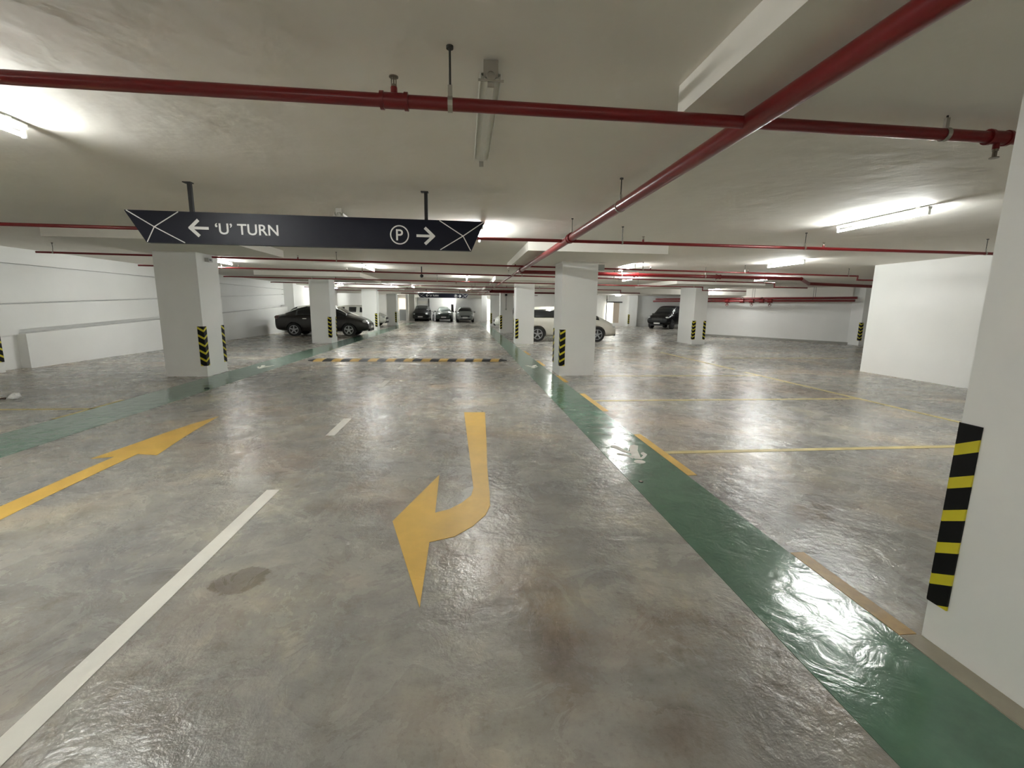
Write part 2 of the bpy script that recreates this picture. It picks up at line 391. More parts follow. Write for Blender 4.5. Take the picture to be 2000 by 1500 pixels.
column(-10.15, -9.66, 9.55, 10.46, 'column cut off by the left edge of the picture', guards=('fr', 'br'))

# ------------------------------------------------------------------ painted floor markings
def paint(name, pts, m_, label, cat, group=None, z=.003):
    o = mesh_obj(name, MB().prism(pts, .0004, z), m_); return tag(o, label, cat, group)
def rect(x0, x1, y0, y1): return [(x0, y0), (x1, y0), (x1, y1), (x0, y1)]
paint('green_walkway', rect(1.445, 2.03, -6, 42), M_GREEN, 'glossy green walkway stripe running along the right-hand columns', 'walkway', z=.002)
paint('green_walkway', rect(-5.24, -4.46, -6, 42), M_GREEN, 'green walkway stripe running past the left-hand columns', 'walkway', z=.002)
paint('kerb_strip', rect(2.035, 2.138, -1, 1.668), paint_mat('bare_concrete_strip', (.36, .33, .26), .6), 'narrow bare concrete strip between green walkway and nearest column', 'floor strip')
DG = 'white centre dashes of the drive lane'
dl = ['longest and nearest white centre line, running out at the bottom left corner', 'white centre dash just left of the bent yellow arrow tail',
      'white centre dash third from the camera', 'last white centre dash before the speed bump', 'first white centre dash behind the speed bump',
      'second white centre dash behind the speed bump', 'third white centre dash behind the speed bump', 'fourth white centre dash behind the speed bump', 'farthest white centre dash towards the white far car']
for (a, b_), lb in zip([(.3, 3.65), (5.22, 6.03), (8.39, 9.21), (10.8, 11.56), (13.04, 13.86), (15.31, 16.3), (17.5, 18.5), (20.2, 21.2), (23.5, 24.6)], dl):
    paint('lane_dash', rect(-1.61, -1.51, a, b_), M_WHITE, lb, 'lane marking', DG)
BENT = [(-.01,6.32),(.29,6.31),(.24,4.78),(.21,4.07),(.20,3.47),(.19,3.22),(.15,3.07),(.05,2.90),(-.07,2.77),(-.23,2.71),(-.23,2.07),(-.51,3.02),(-.23,3.89),(-.22,3.13),(-.12,3.18),(-.03,3.28),(.05,3.42),(.07,3.57),(.05,4.30)]
paint('turn_arrow', BENT, M_YELLOW, 'bent yellow arrow in the near right lane, its head turning left', 'road arrow')
STR = [(-3.29,6.24),(-3.22,5.64),(-3.13,5.06),(-3.05,4.62),(-3.26,4.67),(-3.25,4.2),(-3.23,3.61),(-3.19,3.1),(-3.16,2.0),(-3.38,2.0),(-3.40,3.1),(-3.42,4.11),(-3.42,4.60),(-3.60,4.55),(-3.53,5.01),(-3.48,5.43),(-3.40,5.87)]
paint('straight_arrow', STR, M_YELLOW, 'long straight yellow arrow pointing ahead in the left lane', 'road arrow')
TG = 'yellow dashes along the right walkway edge'
for i, (a, b_, lb) in enumerate([(1.68, 2.40, 'worn yellow edge dash touching the nearest right column'), (3.72, 5.06, 'yellow edge dash beside the white walking figure with the near bay line'),
        (6.30, 7.66, 'yellow edge dash where the second bay line starts'), (8.9, 9.78, 'yellow edge dash at the foot of the middle right column'),
        (11.5, 12.6, 'short yellow edge dash just behind the middle right column'), (14.2, 15.4, 'faint yellow edge dash before the column hiding the minivan tail')]):
    paint('edge_dash', rect(2.035, 2.125, a, b_), M_WORN if i == 0 else M_YELLOW, lb, 'lane marking', TG)
BG = 'thin yellow parking bay lines on the right'
paint('bay_line', rect(2.12, 6.9, 4.33, 4.41), M_THIN, 'nearest crosswise thin yellow bay line on the right', 'bay line', BG)
paint('bay_line', rect(2.12, 6.85, 7.0, 7.08), M_THIN, 'second crosswise thin yellow bay line on the right', 'bay line', BG)
paint('bay_line', rect(3.0, 6.85, 9.68, 9.75), M_THIN, 'third crosswise bay line, faint, right of the middle column', 'bay line', BG)
paint('bay_line', rect(6.85, 6.93, .5, 10.3), M_THIN, 'long yellow line running away behind the two near bays', 'bay line', BG)
paint('bay_line', rect(6.88, 6.96, 10.75, 15.2), M_THIN, 'farther yellow line running away in line with the long near one', 'bay line', BG)
paint('bay_line', rect(7.3, 9.9, 5.35, 5.43), M_THIN, 'short yellow line end showing left of the nearest striped guard', 'bay line', BG)
paint('bay_line', rect(8.2, 12.5, 13.4, 13.47), M_THIN, 'faint crosswise yellow line in front of the slanting wall', 'bay line', BG)
LG = 'thin yellow parking bay lines on the left'
paint('bay_line', rect(-9.7, -5.24, 6.75, 6.82), M_THIN, 'thin crosswise yellow line at the left edge of the picture', 'bay line', LG)
paint('bay_line', rect(-5.30, -5.245, 6.2, 7.4), M_THIN, 'short thin yellow line along the left walkway edge', 'bay line', LG)
# pedestrian symbols
BODY = [(1.83,4.63),(1.88,4.66),(1.91,4.62),(1.84,4.45),(1.79,4.24),(1.77,4.18),(1.72,4.19),(1.71,4.22),(1.74,4.39),(1.77,4.50)]
ARM = [(1.77,4.21),(1.81,4.25),(1.84,4.30),(1.83,4.34),(1.85,4.38),(1.88,4.40),(1.89,4.32),(1.86,4.27),(1.81,4.20),(1.77,4.17)]
LEG1 = [(1.73,4.36),(1.68,4.41),(1.64,4.51),(1.60,4.60),(1.64,4.65),(1.68,4.62),(1.71,4.50),(1.75,4.42)]
LEG2 = [(1.70,4.20),(1.66,4.28),(1.59,4.33),(1.59,4.37),(1.62,4.38),(1.68,4.34),(1.73,4.26)]
HEAD = [(1.73+.055*math.cos(k*PI/8), 4.105+.055*math.sin(k*PI/8)) for k in range(16)]
def ped(x, y, flip, label):
    t = T('walking_figure', label, 'floor symbol', (x, y, 0), 'white walking figures on the green walkways')
    for nm, poly in (('torso', BODY), ('arm', ARM), ('leg', LEG1), ('leg', LEG2), ('head', HEAD)):
        pts = [((px-1.75)*flip*1.05+x, (py-4.35)+y) for px, py in poly]
        t.part(nm, MB().prism(pts, .0022, .0038), M_WHITE)
ped(1.75, 4.35, 1, 'white walking figure painted on the near right green walkway')
ped(1.74, 11.35, 1, 'white walking figure on the right walkway behind the middle column')
ped(-4.83, 11.3, -1, 'white walking figure on the left walkway behind the large left column')

t = T('floor_stud', 'tiny round metal stud set in the near right green walkway', 'stud', (1.54, 3.6, 0))
t.part('rim', MB().ring((1.54, 3.6, .004), (0, 0, 1), .012, .02, .006, 16), M_DARKST); t.part('cap', MB().cyl((1.54, 3.6, .0025), (1.54, 3.6, .008), .012, 14), M_STEEL)
# ------------------------------------------------------------------ speed bump
def bump_seg(x0, x1, e0=1.0, e1=1.0):
    mb = MB(); y0, y1, h = 12.38, 12.86, .055; n = 7
    prof = [(y0+(y1-y0)*i/n, h*math.sin(PI*i/n)**.7 if 0 < i < n else 0.002) for i in range(n+1)]
    k = len(mb.v)
    for X_, e in ((x0, e0), (x1, e1)):
        for y, z in prof: mb.v.append((X_-(0.06*(1-2*(y-y0)/(y1-y0)) if e == 1.0 else 0), (y-12.62)*e+12.62, max(.001, z*e)))
    m_ = n+1
    for i in range(n): mb.f.append((k+i, k+i+1, k+m_+i+1, k+m_+i)); mb.mi.append(0)
    mb.f.append(tuple(range(k, k+m_))); mb.mi.append(0); mb.f.append(tuple(range(k+m_, k+2*m_))); mb.mi.append(0)
    mb.f.append((k, k+m_, k+2*m_-1, k+m_-1)); mb.mi.append(0)
    return mb
sb = T('speed_bump', 'black and yellow striped rubber speed bump across the lane', 'speed bump', (-1.47, 12.62, 0))
sb.part('end_cap', bump_seg(-4.22, -3.98, .3, 1.0), M_BLACK)
x = -3.98; k = 0; pw = 4.98/21
while x < 1.0-.01:
    y_ = k % 2 == 0
    sb.part('yellow_segment' if y_ else 'black_segment', bump_seg(x, x+pw), M_BUMPY if y_ else M_BLACK); x += pw; k += 1
sb.part('end_cap', bump_seg(1.0, 1.2, 1.0, .3), M_BLACK)

# ------------------------------------------------------------------ ceiling battens
def lamp_proto(lit):
    r = thing('tube_lamp', '', 'lamp')
    b_ = MB().box(-.024, .024, 0, 1.22, -.040, -.012)
    for y in (.12, 1.1): b_.box(-.02, .02, y-.02, y+.02, -.012, 0)
    mesh_obj('batten', b_, M_BATTEN, r)
    for y in (.006, 1.214):
        mesh_obj('end_socket', MB().box(-.014, .014, y-.006, y+.006, -.098, -.04), M_BATTEN, r)
    mesh_obj('tube', MB().cyl((0, .015, -.082), (0, 1.205, -.082), .013, 12), M_TUBE if lit else M_TUBE_OFF, r, smooth=True)
    return r
LAMPS = [(-2.87, 2.28, 'tube lamp glowing at the left edge of the ceiling'), (5.0, 4.58, 'lit tube lamp on the right, nearest of the right-hand bays'),
    (7.5, 9.5, 'lit tube lamp on the right above the red pipe end'), (-6.42, 12.35, 'lit tube lamp peeping out right of the large left column'),
    (-2.8, 13.55, 'bright tube lamp over the left lane behind the near sign'), (.1, 17.3, 'bright tube lamp over the middle of the lane beyond the near sign'),
    (.25, 6.45, 'lit tube lamp hidden behind the right end of the near sign'),
    (4.35, 11.4, 'lit tube lamp just right of the middle right column'), (4.0, 19.3, 'lit tube lamp between the two middle right columns'),
    (6.1, 16.0, 'lit tube lamp over the bays behind the middle right column'), (-6.15, 19.7, 'small lit tube lamp left of the sedan column top'),
    (-6.6, 24.7, 'small lit tube lamp right of the sedan column top'), (-2.9, 25.9, 'tube lamp above the left lane left of the far sign'),
    (-3.9, 24.9, 'dim small tube lamp left of the one above the left lane'), (.14, 29.4, 'tube lamp above the far sign'),
    (12.9, 22.0, 'lit tube lamp washing the slanting wall'), (10.4, 14.3, 'lit tube lamp in front of the solitary right column'),
    (9.0, 27.0, 'lit tube lamp in the right bays above the minivan nose'), (13.2, 30.0, 'lit tube lamp in front of the black SUV'),
    (8.0, 34.0, 'lit tube lamp near the rear right wall'), (12.5, 35.5, 'lit tube lamp near the lit doorway'), (17.5, 33.0, 'lit tube lamp above the black SUV'),
    (-8.2, 29.5, 'lit tube lamp beside the left wall behind the sedan'), (-7.6, 37.5, 'lit tube lamp beside the far left column'), (-3.0, 38.3, 'tube lamp over the lane behind the far sign'),
    (-3.0, 46.0, 'tube lamp over the black van at the far end'), (-1.2, 47.9, 'tube lamp over the white car at the far end'), (3.2, 45.0, 'tube lamp right of the silver car'), (4.0, 28.5, 'tube lamp right of the column with conduit'),
    (-7.0, 46.5, 'tube lamp in the far left corner'), (3.4, 37.8, 'tube lamp in the far right bays'),
    ]
FILL_LAMPS = [(-6.5, -3.6, 'strong tube lamp behind the camera over the left bays'), (-1.6, -3.0, 'strong tube lamp behind the camera left of the lane centre'), (1.0, -3.0, 'strong tube lamp behind the camera right of the lane centre'),
    (-6.4, 3.0, 'strong tube lamp over the near left bays'), (-3.0, -6.0, 'strong tube lamp near the back wall on the left'), (2.5, -6.0, 'strong tube lamp near the back wall on the right')]  # unseen lamps added to brighten the near floor and ceiling
proto = lamp_proto(True)
for i, (lx, ly, lb) in enumerate(LAMPS):
    o = proto if i == 0 else copy_tree(proto)
    o.location = (lx, ly, CEIL); o['label'] = lb; o['group'] = 'lit fluorescent ceiling lamps'
proto2 = lamp_proto(True)
for ch in proto2.children:
    if ch.name.startswith('tube'): ch.data.materials[0] = M_TUBE_FILL
for i, (lx, ly, lb) in enumerate(FILL_LAMPS):
    o = proto2 if i == 0 else copy_tree(proto2)
    o.location = (lx, ly, CEIL); o['label'] = lb; o['group'] = 'added unseen fill lamps'
def off_lamp(x, y, label):
    t = T('unlit_lamp', label, 'lamp', (x, y, CEIL), 'unlit ceiling battens')
    t.part('ceiling_bracket', MB().box(x-.035, x+.035, y+.0, y+.012, CEIL-.075, CEIL).box(x-.035, x+.035, y+1.2, y+1.212, CEIL-.06, CEIL), M_STEEL)
    rf = MB()
    for s_ in (-1, 1):
        rf.face([(x+s_*.018, y, CEIL-.085), (x+s_*.018, y+1.22, CEIL-.085), (x+s_*.052, y+1.22, CEIL-.062), (x+s_*.052, y, CEIL-.062)])
        rf.face([(x+s_*.052, y, CEIL-.062), (x+s_*.052, y+1.22, CEIL-.062), (x+s_*.018, y+1.22, CEIL-.05), (x+s_*.018, y, CEIL-.05)])
        rf.box(x+s_*.050-.003, x+s_*.050+.003, y, y+1.22, CEIL-.085, CEIL-.058)
    rf.box(x-.018, x+.018, y, y+1.22, CEIL-.085, CEIL-.05)
    t.part('reflector', rf, M_BATTEN)
    for yy in (y-.012, y+1.22): t.part('end_socket', MB().box(x-.016, x+.016, yy, yy+.012, CEIL-.12, CEIL-.05), M_STEEL)
    t.part('screw_eye', MB().ring((x, y-.02, CEIL-.075), (0, 1, 0), .018, .024, .006, 14).box(x-.06, x+.06, y-.02, y-.012, CEIL-.10, CEIL-.092), M_STEEL)
off_lamp(.13, 2.34, 'unlit white batten on the ceiling just behind the near red cross pipe')
off_lamp(-1.50, 5.85, 'unlit batten whose end shows just above the near sign')

# ------------------------------------------------------------------ red sprinkler pipes
def hanger(t, x, y, zp, r, along='x', ring=True):
    h = MB().cyl((x, y, zp+r+.045), (x, y, CEIL), .005, 8); h.cyl((x, y, CEIL-.012), (x, y, CEIL), .016, 10)
    p = t.part('hanger_rod', h, M_DARKST)
    ax_ = (1, 0, 0) if along == 'x' else (0, 1, 0)
    c = MB().ring((x, y, zp), ax_, r+.001, r+.005, .022, 20)
    c.box(x-.010, x+.010, y-.008, y+.008, zp+r+.003, zp+r+.05)
    t.part('clamp', c, M_STEEL, parent=p)
def head(t, x, y, zp, r, up=True):
    s_ = 1 if up else -1
    st = MB().cyl((x, y, zp), (x, y, zp+s_*(r+.028)), .015, 10)
    p = t.part('sprinkler_outlet', st, M_RED, smooth=True)
    z = zp+s_*(r+.028)
    b_ = MB().cyl((x, y, z), (x, y, z+s_*.010), .013, 10)
    for d_ in (-.010, .010): b_.box(x+d_-.002, x+d_+.002, y-.003, y+.003, min(z, z+s_*.042), max(z, z+s_*.042))
    b_.cyl((x, y, z+s_*.040), (x, y, z+s_*.044), .021, 14); b_.cyl((x, y, z+s_*.01), (x, y, z+s_*.04), .003, 6)
    t.part('sprinkler_head', b_, M_BRASS, parent=p)
def tee(t, x, y, z, r, along='x'):
    mb = MB()
    a = Vector((1, 0, 0)) if along == 'x' else Vector((0, 1, 0)); c = Vector((x, y, z))
    mb.cyl(c-a*.05, c+a*.05, r*1.16, 16)
    for s_ in (-1, 1): mb.cyl(c+a*s_*.045, c+a*s_*.062, r*1.34, 16)
    t.part('coupling', mb, M_RED, smooth=True)
PG = 'red cross pipes under the ceiling'
def cross(y, x0, x1, label, r=.0265, z=2.42, hang=(), heads=(), ends=None, tees=(), y1=None):
    y1 = y if y1 is None else y1
    t = T('sprinkler_pipe', label, 'pipe', (0, y, z), PG)
    yy = lambda x_: y+(y1-y)*(x_-x0)/(x1-x0)
    pts = [(x0, yy(x0), z), (x1, yy(x1), z)]
    if ends: pts += [(x1+dx_, yy(x1), z+dz_) for dx_, dz_ in ends]
    t.part('tube', MB().path(pts, r, 14), M_RED, smooth=True)
    for x_ in hang: hanger(t, x_, yy(x_), z, r)
    for x_, up in heads: head(t, x_, yy(x_), z, r, up)
    for x_ in tees: tee(t, x_, yy(x_), z, r)
    return t
P1 = cross(2.25, -9.0, 9.6, 'nearest red pipe crossing the whole ceiling from edge to edge', r=.0285, z=2.41, hang=(-4.6, -.06, 2.47, 5.2), heads=((-.31, True), (2.78, False)), tees=(-.31, 2.78))
P2 = cross(6.43, -9.3, 8.3, 'red cross pipe passing behind the near sign, ending at the right wall', r=.022, z=2.43, hang=(-6.0, -2.2, 2.24, 5.05, 8.1), heads=((2.55, True), (5.35, True)), ends=[(.0, .07)])
P3 = cross(10.2, -8.5, 10.6, "red cross pipe just behind the middle right column, stepped down at the right wall", r=.020, z=2.46, hang=(-8.2, -2.8, 4.4, 7.2, 10.3), heads=((-3.6, True), (1.2, True), (4.6, True), (7.3, True)), ends=[(0, -.10), (.5, -.10)], y1=11.4)
P4 = cross(12.6, -8.2, 10.3, 'red cross pipe behind the middle right column, dropping at its right end', r=.020, z=2.42, hang=(-6.3, -2.8, 1.7, 4.6, 8.1, 9.9), heads=((-5.9, True), (-3.2, True), (3.8, True)), ends=[(0, -.14), (1.2, -.14)], y1=14.3)
P5 = cross(16.9, -8.3, 9.7, 'red cross pipe in front of the column that covers the minivan tail', r=.020, z=2.42, hang=(-5.4, -1.0, 3.6, 6.9, 9.3), heads=((-4.6, True), (-.3, False), (4.3, True)), ends=[(0, -.13), (1.9, -.13)], y1=17.8)
P6 = cross(20.5, -8.2, 7.8, 'red cross pipe above the dark sedan and white minivan', r=.020, z=2.42, hang=(-4.8, .5, 3.6), heads=((-2.4, True), (2.0, True)), ends=[(0, -.13), (1.0, -.13)], y1=22.2)
P7 = cross(24.6, -8.2, 8.5, 'thin red cross pipe two spans beyond the dark sedan', r=.020, z=2.40, hang=(-4.0, 0.4, 4.4), heads=((-3.0, True), (1.5, True)))
P8 = cross(28.6, -8.2, 8.5, 'thin red cross pipe just before the far sign', r=.020, z=2.40, hang=(-4.0, 0.4), heads=((-2.0, True),))
P9 = cross(34.0, -8.2, 5.5, 'thin red cross pipe just behind the far sign', r=.020, z=2.40, hang=(-3.0, 1.4))
t = T('main_pipe', 'thick red main pipe running away overhead, turning right at its far end', 'pipe', (1.40, 0, 2.42))
zm_ = 2.41
t.part('tube', MB().path([(1.40, -4, zm_), (1.40, 11.85, zm_), (9.55, 12.15, zm_), (10.4, 12.9, 2.33), (15.5, 13.9, 2.31)], .048, 18), M_RED, smooth=True)
for y_ in (-1.0, 4.12, 5.98, 9.0): hanger(t, 1.40, y_, zm_, .048, 'y')
for y_ in (6.02, 11.2): tee(t, 1.40, y_, zm_, .048, 'y')
for x_ in (4.6, 7.0): tee(t, x_, 11.85+.3*(x_-1.4)/8.15, zm_, .048)
for x_ in (4.2, 6.6): hanger(t, x_, 11.85+.3*(x_-1.4)/8.15, zm_, .048)
t = T('branch_main', 'thinner pipe continuing straight down the lane beyond the main pipe turn', 'pipe', (1.40, 12, 2.42))
t.part('tube', MB().path([(1.40, 11.9, 2.42), (1.40, 33, 2.42)], .030, 14), mat('pipe_grey_red', (.18, .05, .045), .4), smooth=True)
for y_ in (14.5, 18.5, 22.6): hanger(t, 1.40, y_, 2.42, .030, 'y')
t = T('riser_pipe', 'thick red pipe and vertical riser beside the column with conduit', 'pipe', (3.0, 26.2, 0), 'thick red pipes in the far bays')
t.part('tube', MB().path([(1.4, 25.6, 2.36), (7.6, 25.8, 2.36)], .075, 16), M_RED, smooth=True)
t.part('riser', MB().path([(3.02, 27.05, 0), (3.02, 27.05, 2.3)], .07, 14), M_RED, smooth=True)
for z_ in (.9, 1.35): t.part('coupling', MB().cyl((3.02, 27.05, z_), (3.02, 27.05, z_+.12), .095, 14), M_DARKST, smooth=True)
# pipes with valves in front of the slanting wall
def slant_pipe(off, z, r, label, valves=False):
    ux, uy = dx/ln, dy/ln
    P = lambda s_, zz: (ax+ux*s_-nx*off, ay+uy*s_-ny*off, zz)
    t = T('wall_pipe', label, 'pipe', P(2, z), 'red pipes along the slanting wall')
    t.part('tube', MB().path([P(-3.0, z), P(ln+.3, z)], r, 12), M_RED, smooth=True)
    for s_ in (0.4, 3.0, 5.8): t.part('hanger_rod', MB().cyl(P(s_, z), P(s_, CEIL), .008, 8), M_DARKST)
    if valves:
        for k_, s_ in enumerate((1.7, 2.5, 3.0, 3.5, 3.9)):
            mb = MB().cyl(P(s_-.10, z), P(s_+.10, z), r*2.0, 12)
            v = t.part('valve_body', mb, M_RED, smooth=True)
            q = P(s_, z); zc = z-.20 if k_ % 2 == 0 else z+.12
            mb = MB().cyl(q, (q[0], q[1], zc), .018, 8).ring((q[0], q[1], zc), (.3, 1, .2), .055, .075, .02, 16)
            mb.cyl((q[0]-.055, q[1], zc), (q[0]+.055, q[1], zc), .008, 6)
            t.part('hand_wheel', mb, M_DARKST if k_ % 2 else M_RED, parent=v)
slant_pipe(.75, 2.13, .055, 'upper red pipe along the slanting wall')
slant_pipe(1.0, 2.00, .050, 'red pipe with a cluster of valves in front of the slanting wall', True)

# ------------------------------------------------------------------ hanging signs
def text_mesh(body, size, x, z, y, font_scale=1.0):
    cu = bpy.data.curves.new('txt', 'FONT'); cu.body = body; cu.size = size; cu.extrude = .001; cu.align_x = 'LEFT'; cu.offset = .0016
    ob = bpy.data.objects.new('txt', cu); COL.objects.link(ob)
    bpy.context.view_layer.update()
    me = bpy.data.meshes.new_from_object(ob.evaluated_get(bpy.context.evaluated_depsgraph_get()))
    bpy.data.objects.remove(ob); xs = [v.co.x for v in me.vertices]; ys = [v.co.y for v in me.vertices]
    mb = MB()
    for v in me.vertices: mb.v.append((x+(v.co.x-min(xs))*font_scale, y-.001-v.co.z, z+v.co.y))
    for p in me.polygons: mb.f.append(tuple(p.vertices)); mb.mi.append(0)
    w_ = (max(xs)-min(xs))*font_scale; h_ = max(ys); bpy.data.meshes.remove(me)
    return mb, w_, h_
def bar(mb, a, b_, wd, y, t_=.0015):
    a, b_ = Vector(a), Vector(b_); d = (b_-a).normalized(); n_ = Vector((-d.y, d.x))*wd/2
    mb.prism_xz([tuple(a-n_), tuple(b_-n_), tuple(b_+n_), tuple(a+n_)], y-t_, y)
def make_sign(label):
    root = thing('hanging_sign', label, 'sign', (-1.5, 4.9, CEIL), 0, 'hanging U-turn and parking signs')
    o = (-1.5, 4.9, CEIL); yf = 4.865
    T_, B_ = 2.372, 2.075
    P = lambda nm, mb, m_, par=None, **k_: mesh_obj(nm, mb, m_, par or root, o, **k_)
    pan = P('panel', MB().prism_xz([(-3.235, T_), (-3.065, B_), (.075, B_), (.212, T_)], yf, 4.935), M_SIGN)
    for rx in (-2.64, -.385):
        rod = P('hanger_post', MB().box(rx-.017, rx+.017, 4.885, 4.915, T_, CEIL), M_BLACK)
        P('ceiling_plate', MB().box(rx-.05, rx+.025, 4.87, 4.93, CEIL-.008, CEIL), M_BLACK, rod)
    segs_ = (((-3.215, T_-.004), (-2.98, 2.222)), ((-2.98, 2.222), (-2.715, B_+.004)), ((-2.75, T_-.004), (-2.98, 2.222)), ((-2.98, 2.222), (-3.058, B_+.004)),
                 ((-.25, T_-.004), (-.01, 2.222)), ((-.01, 2.222), (.068, B_+.004)), ((.205, T_-.004), (-.01, 2.222)), ((-.01, 2.222), (-.245, B_+.004)))
    for grp in (segs_[:4], segs_[4:]):
        ln_ = MB()
        for a, b_ in grp: bar(ln_, a, b_, .009, yf)
        P('corner_lines', ln_, M_SIGNW, pan)
    ar = MB()
    bar(ar, (-2.645, 2.222), (-2.485, 2.222), .026, yf); bar(ar, (-2.662, 2.215), (-2.575, 2.298), .03, yf, .0016); bar(ar, (-2.662, 2.229), (-2.575, 2.146), .03, yf, .0017)
    P('left_arrow', ar, M_SIGNW, pan)
    tm, tw, th = text_mesh("\u2018U\u2019 TURN", .145, -2.425, 2.172, yf)
    sc_ = .59/tw
    for i, v in enumerate(tm.v): tm.v[i] = (-2.425+(v[0]+2.425)*sc_, v[1], v[2])
    P('lettering', tm, M_SIGNW, pan)
    c = MB().ring((-.655, yf-.001, 2.215), (0, 1, 0), .083, .095, .002, 40)
    P('circle', c, M_SIGNW, pan)
    tm, tw, th = text_mesh('P', .155, -.655, 2.162, yf)
    for i, v in enumerate(tm.v): tm.v[i] = (v[0]-tw/2, v[1], v[2])
    P('letter', tm, M_SIGNW, pan)
    ar = MB(); bar(ar, (-.485, 2.212), (-.33, 2.212), .026, yf); bar(ar, (-.305, 2.205), (-.40, 2.293), .03, yf, .0016); bar(ar, (-.305, 2.219), (-.40, 2.131), .03, yf, .0017)
    P('right_arrow', ar, M_SIGNW, pan)
    return root
sg = make_sign("large dark hanging sign reading 'U' TURN with left arrow and circled P, nearest the camera")
s2 = copy_tree(sg); s2.location = (-1.42, 31.5, CEIL); s2['label'] = 'small far-off dark hanging sign of the same shape near the end of the lane'

# ------------------------------------------------------------------ small fittings
t = T('ceiling_camera', 'small black dome hanging below the red cross pipe left of centre', 'camera', (-1.25, 13.8, CEIL))
t.part('stem', MB().cyl((-1.25, 13.8, 2.42), (-1.25, 13.8, CEIL), .015, 8), M_BLACK)
t.part('dome', MB().ball((-1.25, 13.8, 2.38), .055, sz=.9), M_BLACK, smooth=True)
t = T('junction_box', 'small grey box high on the right side of the large left column', 'box', (-5.27, 10.15, 2.4))
t.part('box', MB().box(-5.30, -5.22, 10.1, 10.25, 2.34, 2.42), M_GREYBOX); t.part('lens', MB().box(-5.222, -5.215, 10.13, 10.2, 2.36, 2.40), M_DARKST)
t = T('junction_box', 'grey box high on the right side of the middle right column', 'box', (2.98, 9.95, 2.3))
t.part('box', MB().box(2.91, 3.08, 9.9, 10.1, 2.33, 2.45), M_GREYBOX); t.part('lid', MB().box(2.905, 3.085, 9.895, 10.105, 2.45, 2.46), M_STEEL)
t = T('conduit_drop', 'thin dark conduit with a black box at its top on a far right column', 'conduit', (2.45, 26.74, 1.8))
t.part('conduit', MB().cyl((2.45, 26.73, 1.4), (2.45, 26.73, 2.2), .012, 8), M_DARKST)
t.part('top_box', MB().box(2.39, 2.51, 26.66, 26.75, 2.16, 2.28), M_BLACK); t.part('switch_box', MB().box(2.41, 2.49, 26.69, 26.75, 1.34, 1.43), M_GREYBOX)
def litter(x, y, s_, label, m_=M_PAPER):
    mb = MB(); n = 7; k = 0
    pts = [(x+s_*(.6+.5*random.random())*math.cos(2*PI*i/n), y+s_*(.6+.5*random.random())*math.sin(2*PI*i/n)) for i in range(n)]
    mb.prism(pts, .004, .010)
    mb.face([(pts[0][0], pts[0][1], .01), (pts[2][0], pts[2][1], .01), (x, y, .01+s_*.5)]); mb.face([(pts[3][0], pts[3][1], .01), (pts[5][0], pts[5][1], .01), (x+.01, y, .01+s_*.4)])
    tag(mesh_obj('litter_scrap', mb, m_), label, 'litter')
mb = MB().ball((-6.91, 7.55, .045), .075, 9, 6, sz=.6)
mb.v = [(a+random.uniform(-.02, .02), b+random.uniform(-.02, .02), max(.003, c+random.uniform(-.012, .012))) for a, b, c in mb.v]
tag(mesh_obj('crumpled_paper', mb, M_PAPER), 'crumpled white paper on the floor at the far left', 'litter')
litter(1.23, 6.76, .03, 'tiny white scrap on the floor left of the green walkway')
litter(.13, 7.24, .022, 'tiny white scrap just beyond the bent yellow arrow tail')
litter(-4.57, 8.37, .05, 'small dark scrap on the floor in front of the large left column', M_BLACK)
tag(mesh_obj('floor_shade_line', MB().cyl((-8.2, 7.25, .02), (-7.0, 7.5, .02), .016, 8), mat('shade_line_brown', (.12, .08, .06), .7)), 'thin dark line of painted shade beside the paper at the far left', 'painted shade')  # thin dark rod stands in for a shadow line on the floor

